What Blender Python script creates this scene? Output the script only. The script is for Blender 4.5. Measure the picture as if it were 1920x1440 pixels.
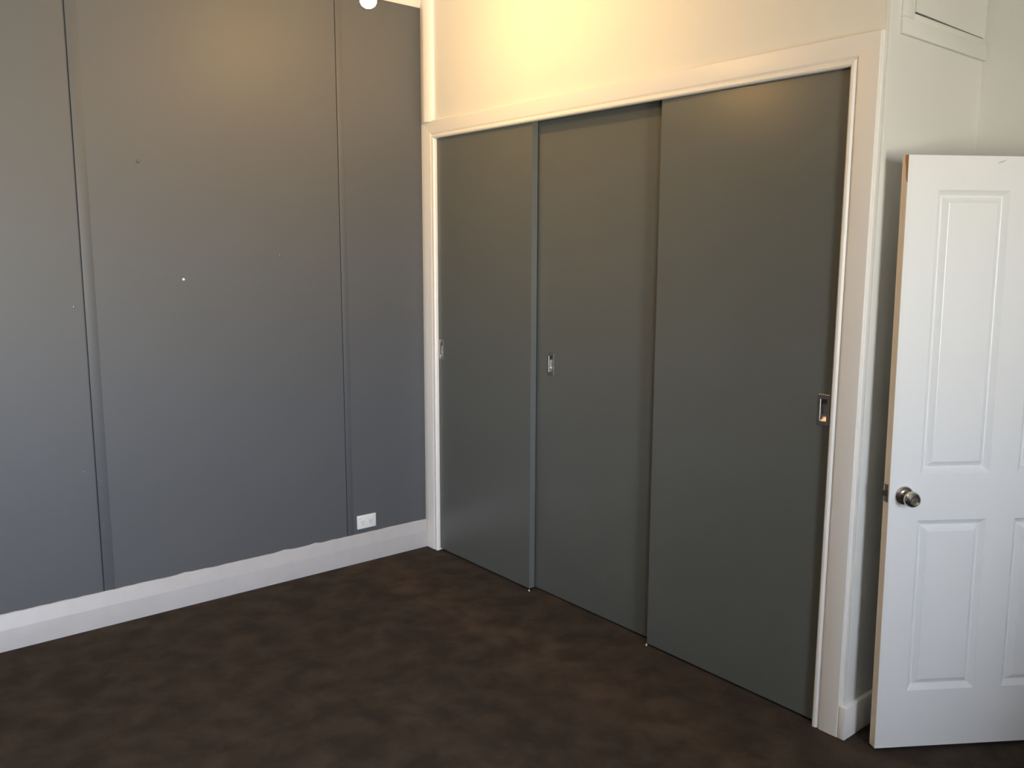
import bpy, bmesh, math, random
from mathutils import Vector, Matrix

for o in list(bpy.data.objects):
    bpy.data.objects.remove(o, do_unlink=True)
S = bpy.context.scene
C = S.collection
random.seed(7)

# ---------------------------------------------------------------- camera
cam_d = bpy.data.cameras.new('camera')
cam = bpy.data.objects.new('camera', cam_d)
C.objects.link(cam)
yaw, pitch, roll = 0.884355, -0.147805, 0.003727
cy, sy, cp, sp = math.cos(yaw), math.sin(yaw), math.cos(pitch), math.sin(pitch)
d = Vector((-sy * cp, cy * cp, sp))
r = Vector((cy, sy, 0))
u = r.cross(d)
r2 = r * math.cos(roll) + u * math.sin(roll)
u2 = -r * math.sin(roll) + u * math.cos(roll)
M = Matrix((r2, u2, -d)).transposed().to_4x4()
M.translation = Vector((4.1524, -2.7519, 1.7156))
cam.matrix_world = M
cam_d.sensor_width = 36
cam_d.lens = 36 * 1604.43 / 1920
cam_d.clip_start = 0.05
S.camera = cam

# ---------------------------------------------------------------- colour management
S.view_settings.view_transform = 'Standard'
S.view_settings.look = 'None'
S.view_settings.gamma = 1
S.view_settings.use_curve_mapping = False
S.view_settings.exposure = 0.14

# ---------------------------------------------------------------- sky outside the window
SKY = 58.0
W = bpy.data.worlds.new('sky')
S.world = W
W.use_nodes = True
nt = W.node_tree
nt.nodes.clear()
wo = nt.nodes.new('ShaderNodeOutputWorld')
bg = nt.nodes.new('ShaderNodeBackground')
bg.inputs['Strength'].default_value = SKY
tc = nt.nodes.new('ShaderNodeTexCoord')
sx = nt.nodes.new('ShaderNodeSeparateXYZ')
rp = nt.nodes.new('ShaderNodeValToRGB')
rp.color_ramp.elements[0].position = 0.485
rp.color_ramp.elements[0].color = (0.74, 0.69, 0.58, 1)
rp.color_ramp.elements[1].position = 0.53
rp.color_ramp.elements[1].color = (0.66, 0.71, 0.78, 1)
e = rp.color_ramp.elements.new(1.0)
e.color = (0.20, 0.30, 0.55, 1)
mp = nt.nodes.new('ShaderNodeMapRange')
mp.inputs['From Min'].default_value = -1
nt.links.new(tc.outputs['Generated'], sx.inputs[0])
nt.links.new(sx.outputs['Z'], mp.inputs['Value'])
nt.links.new(mp.outputs[0], rp.inputs[0])
nt.links.new(rp.outputs[0], bg.inputs['Color'])
nt.links.new(bg.outputs[0], wo.inputs[0])

# two window openings in the right wall (X = RX): Y ranges, Z range
RX, WZ0, WZ1 = 5.6, 0.98, 2.30
WINS = [(-1.88, -1.17), (-4.50, -2.80)]
for y0, y1 in WINS:
    pl = bpy.data.lights.new('window_portal', 'AREA')
    pl.shape = 'RECTANGLE'
    pl.size = WZ1 - WZ0
    pl.size_y = y1 - y0
    pl.cycles.is_portal = True
    po = bpy.data.objects.new('window_portal', pl)
    C.objects.link(po)
    po.location = (RX + 0.14, (y0 + y1) / 2, (WZ0 + WZ1) / 2)
    po.rotation_euler = (0, math.pi / 2, 0)      # -Z of the light points to -X

# ---------------------------------------------------------------- materials
def mat(name, col, rough=0.5, metal=0.0, spec=0.5, noise=None, bump=None, var=0.0, var_scale=3.0, col2=None):
    m = bpy.data.materials.new(name)
    m.use_nodes = True
    n = m.node_tree
    b = n.nodes['Principled BSDF']
    b.inputs['Base Color'].default_value = (*col, 1)
    b.inputs['Roughness'].default_value = rough
    b.inputs['Metallic'].default_value = metal
    b.inputs['Specular IOR Level'].default_value = spec
    t = n.nodes.new('ShaderNodeTexCoord')
    if var or col2:
        nz = n.nodes.new('ShaderNodeTexNoise')
        nz.inputs['Scale'].default_value = var_scale
        nz.inputs['Detail'].default_value = 5
        n.links.new(t.outputs['Object'], nz.inputs['Vector'])
        rmp = n.nodes.new('ShaderNodeValToRGB')
        rmp.color_ramp.elements[0].position = 0.35
        rmp.color_ramp.elements[1].position = 0.65
        c2 = col2 or tuple(c * (1 - var) for c in col)
        rmp.color_ramp.elements[0].color = (*c2, 1)
        rmp.color_ramp.elements[1].color = (*col, 1)
        n.links.new(nz.outputs[0], rmp.inputs[0])
        n.links.new(rmp.outputs[0], b.inputs['Base Color'])
    if bump:
        sc, st, dist = bump
        nz = n.nodes.new('ShaderNodeTexNoise')
        nz.inputs['Scale'].default_value = sc
        nz.inputs['Detail'].default_value = 4
        n.links.new(t.outputs['Object'], nz.inputs['Vector'])
        bp = n.nodes.new('ShaderNodeBump')
        bp.inputs['Strength'].default_value = st
        bp.inputs['Distance'].default_value = dist
        n.links.new(nz.outputs[0], bp.inputs['Height'])
        n.links.new(bp.outputs[0], b.inputs['Normal'])
    return m

GREY = mat('grey_wall_paint', (0.093, 0.098, 0.106), 0.50, spec=0.45, bump=(260, 0.25, 0.0006), var=0.04, var_scale=1.2)
DOORG = mat('grey_door_paint', (0.120, 0.129, 0.121), 0.33, bump=(180, 0.3, 0.0006), var=0.04, var_scale=2)
WHITE = mat('white_wall_paint', (0.76, 0.76, 0.72), 0.6, bump=(90, 0.12, 0.0008), var=0.02, var_scale=1.5)
CEIL = mat('white_ceiling_paint', (0.78, 0.77, 0.74), 0.8)
GLOSSW = mat('white_gloss_paint', (0.83, 0.81, 0.78), 0.33, bump=(60, 0.1, 0.0006))
DOORW = mat('white_door_paint', (0.80, 0.81, 0.81), 0.35, bump=(120, 0.12, 0.0004))
EDGEW = mat('cream_door_edge_paint', (0.82, 0.73, 0.60), 0.5, bump=(80, 0.2, 0.0006))
RAWWOOD = mat('bare_orange_timber', (0.52, 0.27, 0.10), 0.6, var=0.4, var_scale=40)
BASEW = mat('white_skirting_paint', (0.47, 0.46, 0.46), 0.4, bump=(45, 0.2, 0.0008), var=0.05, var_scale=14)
STEEL = mat('brushed_steel', (0.52, 0.50, 0.47), 0.22, metal=1.0)
DULL = mat('dull_steel', (0.30, 0.28, 0.26), 0.38, metal=1.0)
PULL = mat('satin_pull_metal', (0.45, 0.43, 0.41), 0.30, metal=1.0)
LATCH = mat('tarnished_latch_metal', (0.13, 0.115, 0.09), 0.4, metal=1.0)
PLAST = mat('white_plastic', (0.78, 0.78, 0.76), 0.3)
DARK = mat('dark_slot', (0.02, 0.02, 0.02), 0.6)
MARK = mat('faded_marking', (0.40, 0.40, 0.38), 0.5)
DARKIN = mat('wardrobe_lining', (0.06, 0.06, 0.06), 0.8)
SCUFF = mat('grey_scuff', (0.25, 0.25, 0.24), 0.7)
ALU = mat('aluminium_track', (0.35, 0.35, 0.35), 0.4, metal=0.8)

def carpet_mat():
    m = bpy.data.materials.new('brown_carpet')
    m.use_nodes = True
    n = m.node_tree
    L = n.links
    b = n.nodes['Principled BSDF']
    b.inputs['Roughness'].default_value = 0.95
    b.inputs['Specular IOR Level'].default_value = 0.03
    b.inputs['Sheen Weight'].default_value = 0.04
    b.inputs['Sheen Roughness'].default_value = 0.6
    t = n.nodes.new('ShaderNodeTexCoord')
    def noise(s, det, dist=0.0):
        z = n.nodes.new('ShaderNodeTexNoise')
        z.inputs['Scale'].default_value = s
        z.inputs['Detail'].default_value = det
        z.inputs['Distortion'].default_value = dist
        L.new(t.outputs['Object'], z.inputs['Vector'])
        return z
    # trodden patches of pile
    a = noise(7.5, 7, 0.25)
    ra = n.nodes.new('ShaderNodeValToRGB')
    ra.color_ramp.elements[0].position = 0.36
    ra.color_ramp.elements[0].color = (0.042, 0.0315, 0.024, 1)
    ra.color_ramp.elements[1].position = 0.68
    ra.color_ramp.elements[1].color = (0.074, 0.057, 0.044, 1)
    L.new(a.outputs[0], ra.inputs[0])
    # paler, warmer-toned strip of pile in front of the wardrobe
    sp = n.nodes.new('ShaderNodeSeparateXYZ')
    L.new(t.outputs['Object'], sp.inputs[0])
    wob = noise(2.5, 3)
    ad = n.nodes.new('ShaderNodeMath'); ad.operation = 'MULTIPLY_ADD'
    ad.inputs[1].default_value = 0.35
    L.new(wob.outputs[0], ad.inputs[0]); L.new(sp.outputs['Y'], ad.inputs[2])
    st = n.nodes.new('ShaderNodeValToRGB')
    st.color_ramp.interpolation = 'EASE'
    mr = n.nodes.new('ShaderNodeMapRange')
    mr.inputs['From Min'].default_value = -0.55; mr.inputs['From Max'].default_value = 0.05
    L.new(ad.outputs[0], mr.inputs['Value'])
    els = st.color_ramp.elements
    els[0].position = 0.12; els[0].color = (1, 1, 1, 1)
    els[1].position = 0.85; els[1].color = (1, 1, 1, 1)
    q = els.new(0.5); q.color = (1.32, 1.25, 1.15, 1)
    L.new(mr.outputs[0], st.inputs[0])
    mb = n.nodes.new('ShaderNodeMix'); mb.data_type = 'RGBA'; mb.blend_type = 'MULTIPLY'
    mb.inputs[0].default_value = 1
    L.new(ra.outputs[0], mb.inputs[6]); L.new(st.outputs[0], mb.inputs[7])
    # tufts
    f = noise(420, 2)
    rf = n.nodes.new('ShaderNodeValToRGB')
    rf.color_ramp.elements[0].position = 0.3
    rf.color_ramp.elements[0].color = (0.55, 0.55, 0.55, 1)
    rf.color_ramp.elements[1].position = 0.7
    rf.color_ramp.elements[1].color = (1.35, 1.33, 1.3, 1)
    L.new(f.outputs[0], rf.inputs[0])
    mx = n.nodes.new('ShaderNodeMix')
    mx.data_type = 'RGBA'
    mx.blend_type = 'MULTIPLY'
    mx.inputs[0].default_value = 1
    L.new(mb.outputs[2], mx.inputs[6])
    L.new(rf.outputs[0], mx.inputs[7])
    L.new(mx.outputs[2], b.inputs['Base Color'])
    bp = n.nodes.new('ShaderNodeBump')
    bp.inputs['Strength'].default_value = 0.9
    bp.inputs['Distance'].default_value = 0.006
    L.new(f.outputs[0], bp.inputs['Height'])
    g = noise(14, 4, 0.4)
    bp2 = n.nodes.new('ShaderNodeBump')
    bp2.inputs['Strength'].default_value = 0.5
    bp2.inputs['Distance'].default_value = 0.03
    L.new(g.outputs[0], bp2.inputs['Height'])
    L.new(bp.outputs[0], bp2.inputs['Normal'])
    L.new(bp2.outputs[0], b.inputs['Normal'])
    return m
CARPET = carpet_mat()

def emit_mat(name, col, st):
    m = bpy.data.materials.new(name)
    m.use_nodes = True
    n = m.node_tree
    b = n.nodes['Principled BSDF']
    b.inputs['Base Color'].default_value = (0.9, 0.9, 0.9, 1)
    b.inputs['Emission Color'].default_value = (*col, 1)
    b.inputs['Emission Strength'].default_value = st
    return m

def glass_mat():
    m = bpy.data.materials.new('window_glass')
    m.use_nodes = True
    n = m.node_tree
    n.nodes.clear()
    o = n.nodes.new('ShaderNodeOutputMaterial')
    mx = n.nodes.new('ShaderNodeMixShader')
    fr = n.nodes.new('ShaderNodeFresnel')
    fr.inputs[0].default_value = 1.45
    tr = n.nodes.new('ShaderNodeBsdfTransparent')
    gl = n.nodes.new('ShaderNodeBsdfGlossy')
    gl.inputs['Roughness'].default_value = 0.02
    n.links.new(fr.outputs[0], mx.inputs[0])
    n.links.new(tr.outputs[0], mx.inputs[1])
    n.links.new(gl.outputs[0], mx.inputs[2])
    n.links.new(mx.outputs[0], o.inputs[0])
    return m
GLASS = glass_mat()

# ---------------------------------------------------------------- helpers
def box(bm, a, b, bevel=0.0):
    a = Vector(a); b = Vector(b)
    t = bmesh.new()
    bmesh.ops.create_cube(t, size=1)
    for v in t.verts:
        v.co = Vector(((a[i] + b[i]) / 2 + v.co[i] * (b[i] - a[i]) for i in range(3)))
    if bevel:
        bmesh.ops.bevel(t, geom=list(t.edges), offset=bevel, segments=2, profile=0.5, affect='EDGES')
    merge(bm, t)

def merge(bm, t):
    me = bpy.data.meshes.new('tmp')
    t.to_mesh(me)
    t.free()
    bm.from_mesh(me)
    bpy.data.meshes.remove(me)

def obj(name, bm, m, parent=None, smooth=None, loc=None):
    bmesh.ops.recalc_face_normals(bm, faces=bm.faces)
    me = bpy.data.meshes.new(name)
    bm.to_mesh(me)
    bm.free()
    for x in (m if isinstance(m, (list, tuple)) else [m]):
        me.materials.append(x)
    o = bpy.data.objects.new(name, me)
    C.objects.link(o)
    if loc:
        o.location = loc
    if parent:
        o.parent = parent
    if smooth is not None:
        for p in me.polygons:
            p.use_smooth = True
        me.set_sharp_from_angle(angle=math.radians(smooth))
    return o

def tag(o, label=None, cat=None, group=None, kind=None):
    if label: o['label'] = label
    if cat: o['category'] = cat
    if group: o['group'] = group
    if kind: o['kind'] = kind
    return o

def empty(name, loc=(0, 0, 0), rz=0):
    o = bpy.data.objects.new(name, None)
    C.objects.link(o)
    o.location = loc
    o.rotation_euler = (0, 0, rz)
    o.empty_display_size = 0.1
    return o

def boxobj(name, a, b, m, parent=None, bevel=0.0):
    bm = bmesh.new()
    box(bm, a, b, bevel)
    return obj(name, bm, m, parent, smooth=30 if bevel else None)

def sweep(bm, rings, closed=True, caps=True):
    """rings: list of lists of points (same count); skin them in order"""
    vs = [[bm.verts.new(p) for p in ring] for ring in rings]
    n = len(rings[0])
    for i in range(len(vs) - 1):
        for j in range(n if closed else n - 1):
            k = (j + 1) % n
            bm.faces.new((vs[i][j], vs[i][k], vs[i + 1][k], vs[i + 1][j]))
    if caps and closed:
        bm.faces.new(vs[0][::-1])
        bm.faces.new(vs[-1])

def lathe(bm, prof, seg=40, axis='Y'):
    """prof: (t, radius) along axis"""
    rings = []
    for t, rad in prof:
        ring = []
        for k in range(seg):
            a = 2 * math.pi * k / seg
            c, s = math.cos(a) * rad, math.sin(a) * rad
            ring.append({'Y': (c, t, s), 'Z': (c, s, t), 'X': (t, c, s)}[axis])
        rings.append(ring)
    sweep(bm, rings)

# ================================================================ SETTING
CZ = 3.14                       # ceiling height
bm = bmesh.new()
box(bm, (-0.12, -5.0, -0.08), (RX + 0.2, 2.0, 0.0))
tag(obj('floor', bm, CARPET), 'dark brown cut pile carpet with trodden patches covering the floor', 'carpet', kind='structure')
bm = bmesh.new()
box(bm, (-0.12, -5.0, CZ), (RX + 0.2, 2.0, CZ + 0.08))
tag(obj('ceiling', bm, CEIL), 'plain white ceiling above the grey wall', 'ceiling', kind='structure')

# ---- left wall: sheeted with wide grey boards, joints under thin cover strips
wl = boxobj('wall_left', (-0.12, -5.0, 0), (-0.014, 0.9, CZ), GREY)
tag(wl, 'grey panelled wall left of the wardrobe', 'wall', kind='structure')
J1, J2 = -1.806, -0.535         # joint lines seen in the photo
JP = J1 - (J2 - J1)             # the next ones toward the camera, outside the frame
JQ = JP - (J2 - J1)
for a, b in ((-5.0, JQ - 0.003), (JQ, JP - 0.003), (JP, J1 - 0.0065), (J1, J2 - 0.003), (J2, 0.0)):
    boxobj('wall_panel', (-0.014, a, 0.02), (0.0, b, 3.10), GREY, wl)
for j in (JQ, JP, J1, J2):
    w = 0.046 if j != J2 else 0.036
    boxobj('cover_strip', (-0.001, j, 0.10), (0.0035, j + w, 3.10), GREY, wl, bevel=0.0008)

# ---- wardrobe wall (Y = 0) above and beside the opening
OX0, OX1 = 0.125, 2.577
HZ = 2.385
bm = bmesh.new()
box(bm, (0.0, 0.0, HZ), (2.69, 0.10, CZ))
box(bm, (0.0, 0.0, 0), (OX0, 0.10, HZ))
box(bm, (OX1, 0.0, 0), (2.69, 0.10, HZ))
bmesh.ops.remove_doubles(bm, verts=bm.verts, dist=0.0001)
wf = tag(obj('wall_far', bm, WHITE), 'white wall above the three grey sliding wardrobe doors', 'wall', kind='structure')

# ---- return wall facing right (X = 2.69), to the alcove wall
AY = 0.70
bm = bmesh.new()
box(bm, (2.59, 0.1, 0), (2.69, 2.0, CZ))
tag(obj('wall_return', bm, WHITE), 'narrow white side wall between the wardrobe and the white door', 'wall', kind='structure')
# ---- alcove wall with the doorway of the white door
DX0, DX1, DH = 3.262, 4.085, 2.055
bm = bmesh.new()
box(bm, (2.69, AY, 0), (DX0 - 0.02, AY + 0.1, CZ))
box(bm, (DX1 + 0.02, AY, 0), (RX, AY + 0.1, CZ))
box(bm, (DX0 - 0.02, AY, DH + 0.02), (DX1 + 0.02, AY + 0.1, CZ))
tag(obj('wall_alcove', bm, WHITE), 'white wall behind the open white door', 'wall', kind='structure')
bm = bmesh.new()
box(bm, (2.69, 1.95, 0), (RX, 2.0, CZ))
tag(obj('wall_hall', bm, WHITE), 'white hall wall beyond the doorway', 'wall', kind='structure')
# ---- right wall with the window opening, near wall
bm = bmesh.new()
(a0, a1), (b0, b1) = WINS
for y0, y1 in ((-5.0, b0), (b1, a0), (a1, 2.0)):
    box(bm, (RX, y0, 0), (RX + 0.15, y1, CZ))
for y0, y1 in WINS:
    box(bm, (RX, y0, 0), (RX + 0.15, y1, WZ0))
    box(bm, (RX, y0, WZ1), (RX + 0.15, y1, CZ))
tag(obj('wall_right', bm, WHITE), 'white wall with the two windows behind the camera', 'wall', kind='structure')
bm = bmesh.new()
box(bm, (-0.12, -5.1, 0), (RX + 0.15, -5.0, CZ))
tag(obj('wall_near', bm, GREY), 'grey wall behind the camera', 'wall', kind='structure')

# ---- window
for wi, (y0, y1) in enumerate(WINS):
    wn = empty('window_%d' % (wi + 1), (RX + 0.07, (y0 + y1) / 2, WZ0))
    tag(wn, 'white framed window in the right wall, ' + ('the one nearer the white door' if wi == 0 else 'the one behind the camera'), 'window', kind='structure')
    hw, hh = (y1 - y0) / 2, WZ1 - WZ0
    bm = bmesh.new()
    box(bm, (-.04, -hw, 0), (.04, -hw + .05, hh))
    box(bm, (-.04, hw - .05, 0), (.04, hw, hh))
    box(bm, (-.04, -hw + .05, 0), (.04, hw - .05, .05))
    box(bm, (-.04, -hw + .05, hh - .05), (.04, hw - .05, hh))
    box(bm, (-.035, -hw + .05, hh / 2 - .02), (.035, hw - .05, hh / 2 + .02))
    obj('window_frame', bm, GLOSSW, wn)
    boxobj('window_sill', (-.12, -hw - .04, -.03), (.05, hw + .04, 0), GLOSSW, wn, 0.004)
    for z0, z1 in ((.05, hh / 2 - .02), (hh / 2 + .02, hh - .05)):
        boxobj('window_pane', (-.003, -hw + .05, z0), (.003, hw - .05, z1), GLASS, wn)

# ---- unseen eave added outside the windows to cut off the high sky
tag(boxobj('sky_blocker', (RX + .15, -5.2, 2.50), (RX + 1.05, 2.0, 2.62), GLOSSW), 'white eave added unseen outside the windows to block high sky light', 'eave', kind='structure')

# ---- skirting on the left wall: vertical face with a sloping top, hand-painted wobbly edge
def skirting(name, length, h, label):
    bm = bmesh.new()
    rings = []
    n = int(length / 0.035)
    rnd = random.Random(3)
    for i in range(n + 1):
        y = -length + length * i / n
        j = rnd.uniform(-.0015, .0015) + (0.004 if rnd.random() < .05 else 0)
        rings.append([(0, y, 0), (.026, y, 0), (.026, y, h * .585), (.0252, y, h * .605), (.0075, y, h - .003), (.0045, y, h + j), (0, y, h + j)])
    sweep(bm, rings)
    return tag(obj(name, bm, BASEW, smooth=20), label, 'skirting board', kind='structure')
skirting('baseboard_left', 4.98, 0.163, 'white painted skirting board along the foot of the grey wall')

# skirting on the return wall, wraps to the wardrobe corner
bm = bmesh.new()
box(bm, (2.679, -0.0205, 0), (2.706, AY - 0.002, 0.122), 0.003)
tag(obj('baseboard_return', bm, GLOSSW, smooth=30), 'short white skirting at the foot of the wall behind the white door', 'skirting board', kind='structure')
bm = bmesh.new()
box(bm, (2.706, AY - .018, 0), (DX0 - .09, AY, 0.122), 0.003)
tag(obj('baseboard_alcove', bm, GLOSSW, smooth=30), 'white skirting on the alcove wall hidden by the white door', 'skirting board', kind='structure')
bm = bmesh.new()
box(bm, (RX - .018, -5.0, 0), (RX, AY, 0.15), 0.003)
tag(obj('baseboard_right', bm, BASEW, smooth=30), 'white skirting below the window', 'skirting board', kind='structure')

# ---- vertical corner moulding above the wardrobe header, and cornice on the grey wall
bm = bmesh.new()
prof = [(0, 0), (0, -.014), (.012, -.020), (.052, -.034), (.066, -.036), (.100, -.026), (.110, -.018), (.113, 0)]
sweep(bm, [[(x, y, z) for x, y in prof] for z in (2.447, CZ)])
tag(obj('trim_1', bm, GLOSSW, smooth=25), 'white corner moulding between the grey wall and the white wall', 'moulding', kind='structure')
bm = bmesh.new()
ring = [(0, 3.062), (.006, 3.060), (.018, 3.072), (.03, 3.10), (.055, 3.128), (.075, 3.134), (.08, CZ), (0, CZ)]
sweep(bm, [[(x, y, z) for x, z in ring] for y in (-4.99, -.0)])
tag(obj('trim_2', bm, CEIL, smooth=25), 'white cornice where the grey wall meets the ceiling', 'cornice', kind='structure')

# ---- architrave round the wardrobe opening, three mitred pieces
tr = empty('trim_3', (0, 0, 0))
tag(tr, 'wide white moulded architrave framing the grey sliding doors', 'architrave', kind='structure')
CW = 0.105
# (distance from inner edge, how proud of the wall)
cp_ = [(0, 0), (0, .013), (.003, .018), (.008, .021), (.015, .0205), (.021, .016), (.024, .013), (.030, .0185), (.034, .020), (.101, .020), (.105, .017), (.105, 0)]
XL, XR, ZI, ZT = 0.129, 2.5735, 2.3413, 0.1
def zin(x):  # the header is slightly out of level
    return ZI + (2.6 - x) * 0.0059
def corner(side, t):
    x = XL - t if side < 0 else XR + t
    return x, zin(x) + t * 0.94
bm = bmesh.new()
sweep(bm, [[(XL - t, -pz, 0) for t, pz in cp_], [(corner(-1, t)[0], -pz, corner(-1, t)[1]) for t, pz in cp_]])
obj('casing', bm, GLOSSW, tr, smooth=25)
bm = bmesh.new()
sweep(bm, [[(XR + t, -pz, 0) for t, pz in cp_], [(corner(1, t)[0], -pz, corner(1, t)[1]) for t, pz in cp_]])
obj('casing', bm, GLOSSW, tr, smooth=25)
bm = bmesh.new()
sweep(bm, [[(corner(-1, t)[0], -pz, corner(-1, t)[1]) for t, pz in cp_], [(corner(1, t)[0], -pz, corner(1, t)[1]) for t, pz in cp_]])
obj('header_casing', bm, GLOSSW, tr, smooth=25)
# filler strip between the left casing and the grey wall
boxobj('filler_strip', (0, -.012, 0), (.026, 0, 2.447), GLOSSW, tr)
# rounded plaster corner bead on the outside corner
bm = bmesh.new()
ring = [(2.676, .02), (2.676, -.0006), (2.6825, -.0008)] + [(2.6825 + .008 * math.sin(a), .0072 - .008 * math.cos(a)) for a in (.35, .7, 1.05, 1.4)] + [(2.6905, .02)]
sweep(bm, [[(x, y, z) for x, y in ring] for z in (0.122, CZ - .002)])
tag(obj('trim_4', bm, WHITE, smooth=40), 'rounded white corner edge right of the wardrobe architrave', 'corner bead', kind='structure')

# ================================================================ WARDROBE
wd = empty('built_in_wardrobe', (1.35, 0.05, 0))
tag(wd, 'built-in wardrobe with three tall plain dark grey sliding doors', 'wardrobe')
def wpart(name, a, b, m, parent=wd, bevel=0.0, off=(1.35, .05, 0)):
    return boxobj(name, tuple(a[i] - off[i] for i in range(3)), tuple(b[i] - off[i] for i in range(3)), m, parent, bevel)
# inside lining
bm = bmesh.new()
box(bm, (.02 - 1.35, .80 - .05, 0), (2.58 - 1.35, .82 - .05, 2.5))
box(bm, (.02 - 1.35, .105 - .05, 0), (.04 - 1.35, .80 - .05, 2.5))
box(bm, (2.56 - 1.35, .105 - .05, 0), (2.58 - 1.35, .80 - .05, 2.5))
box(bm, (.02 - 1.35, .105 - .05, 2.5), (2.58 - 1.35, .82 - .05, 2.52))
obj('lining', bm, DARKIN, wd)
wpart('top_track', (OX0 + .003, .004, 2.372), (OX1 - .003, .099, 2.384), ALU)
# plastic floor guides
for x in (0.941, 1.747):
    wpart('floor_guide', (x - .004, -.0035, 0), (x + .004, .002, .010), PLAST, bevel=.002)

def flush_pull(parent, cx, y, cz, off):
    """recessed rectangular pull: a frame plate with a scooped dish"""
    w, h, t = .044, .112, .0022
    iw, ih = .024, .078
    bm = bmesh.new()
    def rect(hw_, hh_, yy):
        return [(-hw_, yy, -hh_), (hw_, yy, -hh_), (hw_, yy, hh_), (-hw_, yy, hh_)]
    rings = [rect(w / 2, h / 2, 0), rect(w / 2, h / 2, -t * .6), rect(w / 2 - .001, h / 2 - .001, -t), rect(iw / 2 + .001, ih / 2 + .001, -t),
             rect(iw / 2, ih / 2, -t * .5)]
    sweep(bm, rings, caps=False)
    n = 14
    col = []
    for i in range(n + 1):
        f = i / n
        dep = -t * .5 + .0115 * (min(1.0, 1.7 * math.sin(math.pi * f)) if 0 < f < 1 else 0)
        z = -ih / 2 + ih * f
        col.append([bm.verts.new(q) for q in ((-iw / 2, -t * .5, z), (-iw / 2 + .001, dep, z), (iw / 2 - .001, dep, z), (iw / 2, -t * .5, z))])
    for i in range(n):
        for j in range(3):
            bm.faces.new((col[i][j], col[i][j + 1], col[i + 1][j + 1], col[i + 1][j]))
    bmesh.ops.remove_doubles(bm, verts=bm.verts, dist=1e-6)
    o = obj('flush_pull', bm, PULL, parent, smooth=30, loc=(cx - off[0], y - off[1], cz - off[2]))
    for s in (-1, 1):
        bm = bmesh.new()
        lathe(bm, [(-t - .0006, .0006), (-t - .0006, .0026), (-t, .003)], 12, 'Y')
        for v in bm.verts:
            v.co += Vector((cx - off[0], y - off[1], cz - off[2] + s * (h / 2 - .0085)))
        obj('screw', bm, DULL, parent)
    return o

def sliding_door(x0, x1, y0, y1, z0, z1, px, pz, w=.044, h=.112):
    """door leaf with a real pocket cut for the pull"""
    bm = bmesh.new()
    xs = sorted({x0, x1, px - .0125, px + .0125})
    zs = sorted({z0, z1, pz - .0395, pz + .0395})
    ox, oy, oz = 1.35, .05, 0
    def P(x, y, z): return (x - ox, y - oy, z - oz)
    vf = {(i, k): bm.verts.new(P(x, y0, z)) for i, x in enumerate(xs) for k, z in enumerate(zs)}
    for i in range(3):
        for k in range(3):
            if (i, k) == (1, 1):
                continue
            bm.faces.new((vf[i, k], vf[i + 1, k], vf[i + 1, k + 1], vf[i, k + 1]))
    # pocket
    dp = .012
    pb = [bm.verts.new(P(xs[i], y0 + dp, zs[k])) for i, k in ((1, 1), (2, 1), (2, 2), (1, 2))]
    pf = [vf[1, 1], vf[2, 1], vf[2, 2], vf[1, 2]]
    for a in range(4):
        b = (a + 1) % 4
        bm.faces.new((pf[a], pf[b], pb[b], pb[a]))
    bm.faces.new(pb)
    # back and rim
    bk = [bm.verts.new(P(x, y1, z)) for x, z in ((x0, z0), (x1, z0), (x1, z1), (x0, z1))]
    bm.faces.new(bk)
    bot = [vf[i, 0] for i in range(4)]
    top = [vf[i, 3] for i in range(4)]
    lef = [vf[0, k] for k in range(4)]
    rig = [vf[3, k] for k in range(4)]
    bm.faces.new(bot + [bk[1], bk[0]])
    bm.faces.new(top + [bk[2], bk[3]])
    bm.faces.new(lef + [bk[3], bk[0]])
    bm.faces.new(rig + [bk[2], bk[1]])
    o = obj('sliding_door', bm, DOORG, wd)
    flush_pull(o, px, y0, pz, (ox, oy, oz))
    return o
d1 = sliding_door(.131, .937, .003, .039, .014, 2.368, .158, 1.192)
d2 = sliding_door(.925, 1.775, .052, .088, .010, 2.368, 1.032, 1.192)
d3 = sliding_door(1.746, 2.571, .003, .039, .012, 2.368, 2.538, 1.180)

# ================================================================ WHITE PANEL DOOR
da = 0.985241
LEAN = 0.0256 / 2.04
dr = empty('door_1', (2.80860, 0.00187, 0), da)
dr.rotation_euler = (0, 0, da)
tag(dr, 'white four panel door standing open against the side wall', 'door', kind='structure')
# local axes: +x along the door away from its free edge, -y toward the viewer (front face y=0), z up
DW, DT, DZ0, DZ1 = 0.807, 0.036, 0.012, 2.039
def shear(v):
    return Vector((v[0] - LEAN * v[2], v[1], v[2]))
PAN = [(.105, .353, .223, .838), (.454, .702, .223, .838), (.105, .353, 1.000, 1.932), (.454, .702, 1.000, 1.932)]
bm = bmesh.new()
xs = [0, .105, .353, .454, .702, DW]
zs = [DZ0, .223, .838, 1.000, 1.932, DZ1]
for yy in (0.0, DT):
    g = {(i, k): bm.verts.new((x, yy, z)) for i, x in enumerate(xs) for k, z in enumerate(zs)}
    for i in range(5):
        for k in range(5):
            if i in (1, 3) and k in (1, 3):
                continue
            bm.faces.new((g[i, k], g[i + 1, k], g[i + 1, k + 1], g[i, k + 1]))
    if yy == 0:
        g0 = g
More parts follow.
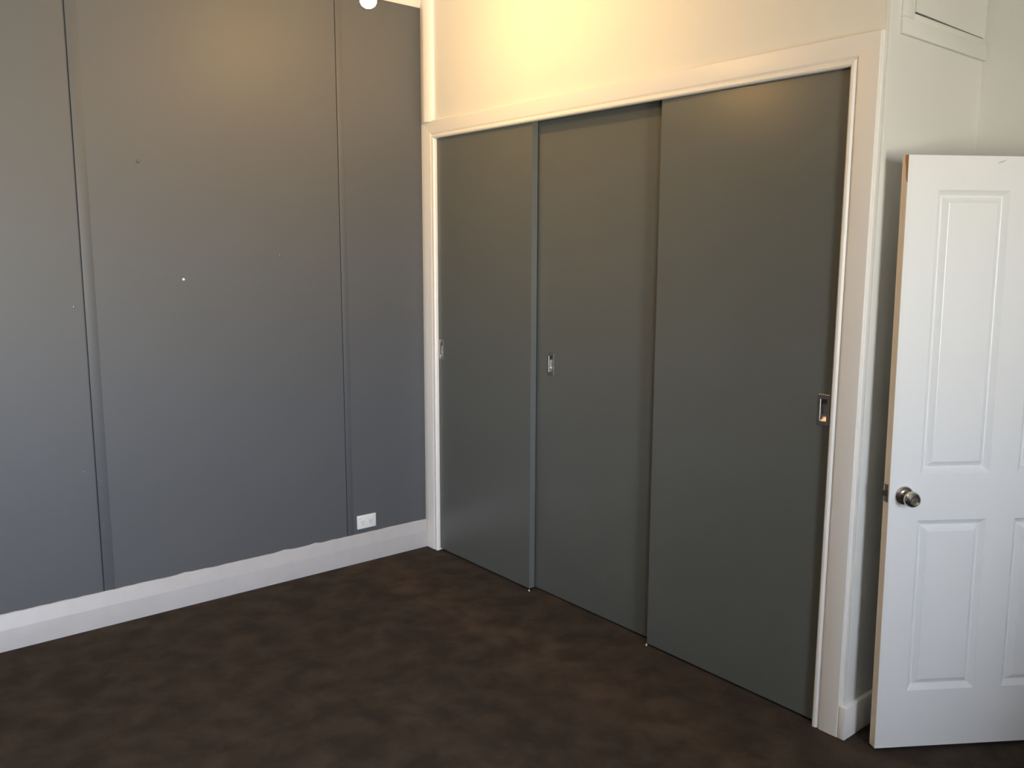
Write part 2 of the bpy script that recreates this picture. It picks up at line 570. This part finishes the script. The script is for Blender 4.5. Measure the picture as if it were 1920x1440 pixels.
# panel recess walls
for i in (1, 3):
    for k in (1, 3):
        q0 = [g0[a] for a in ((i, k), (i + 1, k), (i + 1, k + 1), (i, k + 1))]
        q1 = [g[a] for a in ((i, k), (i + 1, k), (i + 1, k + 1), (i, k + 1))]
        for a in range(4):
            b = (a + 1) % 4
            bm.faces.new((q0[a], q0[b], q1[b], q1[a]))
for a, b in (((0, 0), (5, 0)), ((0, 5), (5, 5))):
    pass
for i in range(5):
    bm.faces.new((g0[i, 0], g0[i + 1, 0], g[i + 1, 0], g[i, 0]))
    bm.faces.new((g0[i, 5], g0[i + 1, 5], g[i + 1, 5], g[i, 5]))
    bm.faces.new((g0[5, i], g0[5, i + 1], g[5, i + 1], g[5, i]))
for v in bm.verts:
    v.co = shear(v.co)
obj('door_frame', bm, DOORW, dr)
# free edge, cream primer, laid over the edge
bm = bmesh.new()
n = 24
rings = []
for i in range(n + 1):
    z = DZ0 + (DZ1 - DZ0) * i / n
    rings.append([shear(p) for p in ((-.0012, .0016, z), (.0, .0004, z), (.0, DT - .0004, z), (-.0012, DT - .0016, z))])
sweep(bm, rings)
obj('edge_strip', bm, EDGEW, dr)['label'] = 'cream coloured free edge'
bm = bmesh.new()
rings = []
for z, w in ((1.955, .004), (1.975, .010), (2.0, .012), (2.02, .017), (2.0392, .019)):
    rings.append([shear(p) for p in ((-.0018, .0010, z), (-.0002, .0002, z), (-.0002, w, z), (-.0018, w, z))])
sweep(bm, rings)
obj('paint_chip', bm, RAWWOOD, dr)['label'] = 'bare orange timber at the top corner'
# moulded panels: sloping sticking, a hollow, then a raised field
for x0, x1, z0, z1 in PAN:
    bm = bmesh.new()
    prof = [(0, 0.0), (.002, .0012), (.0175, .0143), (.0205, .0150), (.0225, .0143), (.0395, .0014), (.042, .0008)]
    for front in (True, False):
        rings = []
        for t, dpt in prof:
            y = dpt if front else DT - dpt
            rings.append([shear(p) for p in ((x0 + t, y, z0 + t), (x1 - t, y, z0 + t), (x1 - t, y, z1 - t), (x0 + t, y, z1 - t))])
        vs = [[bm.verts.new(p) for p in ring] for ring in rings]
        for i in range(len(vs) - 1):
            for j in range(4):
                k = (j + 1) % 4
                bm.faces.new((vs[i][j], vs[i][k], vs[i + 1][k], vs[i + 1][j]))
        bm.faces.new(vs[-1])
    obj('door_panel', bm, DOORW, dr)
# knob set on the front
kx, kz = .052, .926
kp = shear((kx, 0, kz))
bm = bmesh.new()
lathe(bm, [(0, .0325), (-.003, .0325), (-.006, .031), (-.010, .026), (-.013, .019), (-.014, .014)], 48, 'Y')
k1 = obj('knob_rose', bm, STEEL, dr, smooth=40, loc=kp)
bm = bmesh.new()
lathe(bm, [(-.012, .012), (-.026, .0125), (-.031, .017), (-.035, .0225), (-.041, .0262), (-.048, .0272), (-.055, .0262), (-.061, .0232), (-.0645, .0185), (-.0655, .0165), (-.0640, .0155), (-.0615, .0135), (-.0612, .006), (-.0625, .0052), (-.0625, .0005)], 48, 'Y')
k2 = obj('door_knob', bm, STEEL, dr, smooth=35, loc=kp)
bm = bmesh.new()
lathe(bm, [(DT, .0325), (DT + .006, .031), (DT + .013, .019), (DT + .026, .0125), (DT + .035, .0225), (DT + .048, .0272), (DT + .061, .0232), (DT + .0655, .0005)], 32, 'Y')
obj('door_knob', bm, STEEL, dr, smooth=35, loc=kp)
# latch plate and bolt on the free edge
ez = .932
e0 = shear((-.0012, 0, ez))
lp = boxobj('latch_plate', (e0[0] - .0016, .007, ez - .030), (e0[0] + .0004, DT - .007, ez + .030), LATCH, dr, bevel=.0005)
bm = bmesh.new()
sweep(bm, [[(e0[0] + .001, .012, ez - .009), (e0[0] + .001, DT - .012, ez - .009), (e0[0] + .001, DT - .012, ez + .009), (e0[0] + .001, .012, ez + .009)],
           [(e0[0] - .004, .012, ez - .009), (e0[0] - .012, DT - .014, ez - .009), (e0[0] - .012, DT - .014, ez + .009), (e0[0] - .004, .012, ez + .009)]])
obj('latch_bolt', bm, STEEL, dr)
# scuff near the top rail
bm = bmesh.new()
sweep(bm, [[(x, -.0003, z - w), (x, -.0003, z + w), (x, .0001, z + w), (x, .0001, z - w)] for x, z, w in
           ((.300, 2.016, .0004), (.310, 2.021, .0010), (.318, 2.022, .0012), (.328, 2.028, .0004))])
for v in bm.verts: v.co = shear(v.co)
obj('scuff_mark', bm, SCUFF, dr)['label'] = 'small dark scuff on the top rail'
# hinges at the hinge side
for z in (.22, 1.82):
    bm = bmesh.new()
    lathe(bm, [(z - .045, .0055), (z + .045, .0055)], 16, 'Z')
    for v in bm.verts: v.co += Vector((DW + .004 - LEAN * z, DT + .0, 0))
    obj('hinge', bm, DULL, dr, smooth=40)

# door frame round the doorway in the alcove wall
fr = empty('trim_5', (0, 0, 0))
tag(fr, 'white door frame in the alcove wall behind the open door', 'door frame', kind='structure')
boxobj('jamb', (DX0 - .02, AY - .002, 0), (DX0, AY + .102, DH), GLOSSW, fr)
boxobj('jamb', (DX1, AY - .002, 0), (DX1 + .02, AY + .102, DH), GLOSSW, fr)
boxobj('head_jamb', (DX0 - .02, AY - .002, DH), (DX1 + .02, AY + .102, DH + .02), GLOSSW, fr)
boxobj('casing', (DX0 - .085, AY - .018, 0), (DX0 - .008, AY, DH + .075), GLOSSW, fr, .003)
boxobj('casing', (DX1 + .008, AY - .018, 0), (DX1 + .085, AY, DH + .075), GLOSSW, fr, .003)
boxobj('head_casing', (DX0 - .008, AY - .018, DH + .008), (DX1 + .008, AY, DH + .075), GLOSSW, fr, .003)

# ================================================================ ACCESS HATCH
hx = 2.69
ht = empty('access_hatch', (hx, .40, 2.437))
tag(ht, 'white painted access hatch with frame high on the side wall above the white door', 'hatch')
def hbox(name, a, b, m, bevel=0.0):
    return boxobj(name, (a[0] - hx, a[1] - .40, a[2] - 2.437), (b[0] - hx, b[1] - .40, b[2] - 2.437), m, ht, bevel)
HB, HI, HTOP = 2.437, 2.512, 2.98
hbox('frame_rail', (hx, .070, HB), (hx + .014, AY - .002, HI - .022), WHITE, .003)
hbox('frame_rail', (hx, .148, HI - .022), (hx + .008, AY - .002, HI), WHITE, .002)
hbox('frame_stile', (hx, .070, HI - .022), (hx + .014, .128, HTOP), WHITE, .003)
hbox('frame_stile', (hx, .128, HI - .022), (hx + .008, .148, HTOP), WHITE, .002)
hbox('frame_rail', (hx, .070, HTOP), (hx + .014, AY - .002, HTOP + .07), WHITE, .003)
hbox('shadow_gap', (hx + .0002, .148, HI), (hx + .0012, .680, HTOP), DARK)
bm = bmesh.new()
# hatch leaf sits slightly askew so the gap tapers
pts = [(.1535, HI + .0065), (.676, HI + .0028), (.676, HTOP - .004), (.1535, HTOP - .004)]
sweep(bm, [[(0.001, y - .40, z - 2.437) for y, z in pts], [(0.007, y - .40, z - 2.437) for y, z in pts]])
obj('hatch_leaf', bm, WHITE, ht)

# ================================================================ POWER OUTLET
oc = empty('power_outlet', (0.0, -.4175, .2285))
tag(oc, 'white double power outlet low on the grey wall just above the skirting', 'power outlet')
pw, ph = .120, .078
boxobj('cover_plate', (0, -pw / 2, -ph / 2), (.009, pw / 2, ph / 2), PLAST, oc, .0025)
for s in (-1, 1):
    # rocker switch at the outer top corner of each socket
    bmr = bmesh.new()
    sweep(bmr, [[(.0085, s * .045 - .006, .016), (.0085, s * .045 + .006, .016), (.0085, s * .045 + .006, .030), (.0085, s * .045 - .006, .030)],
                [(.0108, s * .045 - .0055, .017), (.0108, s * .045 + .0055, .017), (.0125, s * .045 + .0055, .029), (.0125, s * .045 - .0055, .029)]])
    sw = obj('rocker_switch', bmr, PLAST, oc)
    boxobj('switch_mark', (.0112, s * .045 - .0035, .0195), (.0119, s * .045 + .0035, .022), MARK, oc)
    # pins: two slanted and one vertical
    cx0 = s * .026
    for q in (-1, 1):
        bmq = bmesh.new()
        box(bmq, (.0085, -.0012, -.0042), (.0094, .0012, .0042))
        bmesh.ops.rotate(bmq, verts=bmq.verts, cent=(0, 0, 0), matrix=Matrix.Rotation(math.radians(-30 * q), 3, 'X'))
        for v in bmq.verts: v.co += Vector((0, cx0 + q * .0075, .001))
        obj('pin_slot', bmq, DARK, oc)
    boxobj('pin_slot', (.0085, cx0 - .0012, -.016), (.0094, cx0 + .0012, -.008), DARK, oc)

# ================================================================ NAILS AND MARKS ON THE GREY WALL
NAILS = [
    ('wall_plug', -1.543, 2.137, .0075, .010, GREY, 'grey painted wall plug high on the left wall, topmost of the fixings', 'wall plug'),
    ('screw_head', -1.369, 1.603, .0065, .009, PLAST, 'tiny bright white screw head in the middle of the grey wall', 'screw'),
    ('nail_head', -.880, 1.719, .0048, .007, DULL, 'small dark nail nearest the corner on the grey wall', 'nail'),
    ('nail_head', -1.851, 1.489, .0048, .006, DULL, 'small dark nail left of the long joint in the grey wall', 'nail'),
]
for name, y, z, rad, out, m, lab, cat in NAILS:
    bm = bmesh.new()
    lathe(bm, [(-.002, rad * .5), (out * .5, rad * .5), (out * .5, rad), (out * .8, rad * .9), (out, rad * .3)], 14, 'X')
    tag(obj(name, bm, m, smooth=40, loc=(0, y, z)), lab, cat)
for y, z, lab in ((-1.859, .744, 'small pale paint chip left of the long joint in the grey wall'),
                  (-1.788, .690, 'small pale paint chip on the joint cover strip, upper of two'),
                  (-1.789, .481, 'small pale paint chip on the joint cover strip, lower of two')):
    bm = bmesh.new()
    x0 = 0.0 if y < -1.82 else .0035
    sweep(bm, [[(x0 - .0004, y - .005, z - .0008), (x0 - .0004, y + .005, z), (x0 - .0004, y - .003, z + .0012)],
               [(x0 + .0005, y - .005, z - .0008), (x0 + .0005, y + .005, z), (x0 + .0005, y - .003, z + .0012)]])
    tag(obj('paint_chip', bm, MARK), lab, 'paint chip')

# ================================================================ CEILING LIGHT
# two bare bulbs on drop stems from one short ceiling bar; only the tip of the nearer one is in the frame
BULBS = [((1.365, -1.13, 2.612), 270.0), ((0.95, -0.72, 2.90), 490.0)]
WARM = (1.0, 0.56, 0.18)
cl = empty('ceiling_light', (1.16, -0.925, CZ))
tag(cl, 'glowing warm bulb of the ceiling light at the top edge', 'ceiling light')
ax = Vector((BULBS[1][0][0] - BULBS[0][0][0], BULBS[1][0][1] - BULBS[0][0][1], 0))
half = ax.length / 2 + .04
bm = bmesh.new()
box(bm, (-half, -.03, -.028), (half, .03, 0), .006)
bmesh.ops.rotate(bm, verts=bm.verts, cent=(0, 0, 0), matrix=Matrix.Rotation(math.atan2(ax.y, ax.x), 3, 'Z'))
obj('ceiling_bar', bm, PLAST, cl, smooth=35)
for i, (B, st) in enumerate(BULBS):
    bx, by, hz = B[0] - 1.16, B[1] + .925, B[2] - CZ
    def part(name, prof, seg, m):
        bm = bmesh.new()
        lathe(bm, prof, seg, 'Z')
        for v in bm.verts: v.co += Vector((bx, by, 0))
        return obj(name, bm, m, cl, smooth=45)
    part('stem', [(-.02, .004), (hz + .10, .004)], 12, PLAST)
    part('lamp_holder', [(hz + .105, .008), (hz + .10, .016), (hz + .055, .018), (hz + .040, .019)], 24, PLAST)
    part('bulb', [(hz + .045, .013), (hz + .034, .016), (hz + .02, .025), (hz + .005, .030), (hz - .010, .0295), (hz - .022, .023), (hz - .029, .012), (hz - .031, .002)], 20, emit_mat('bulb_glow', WARM, st))
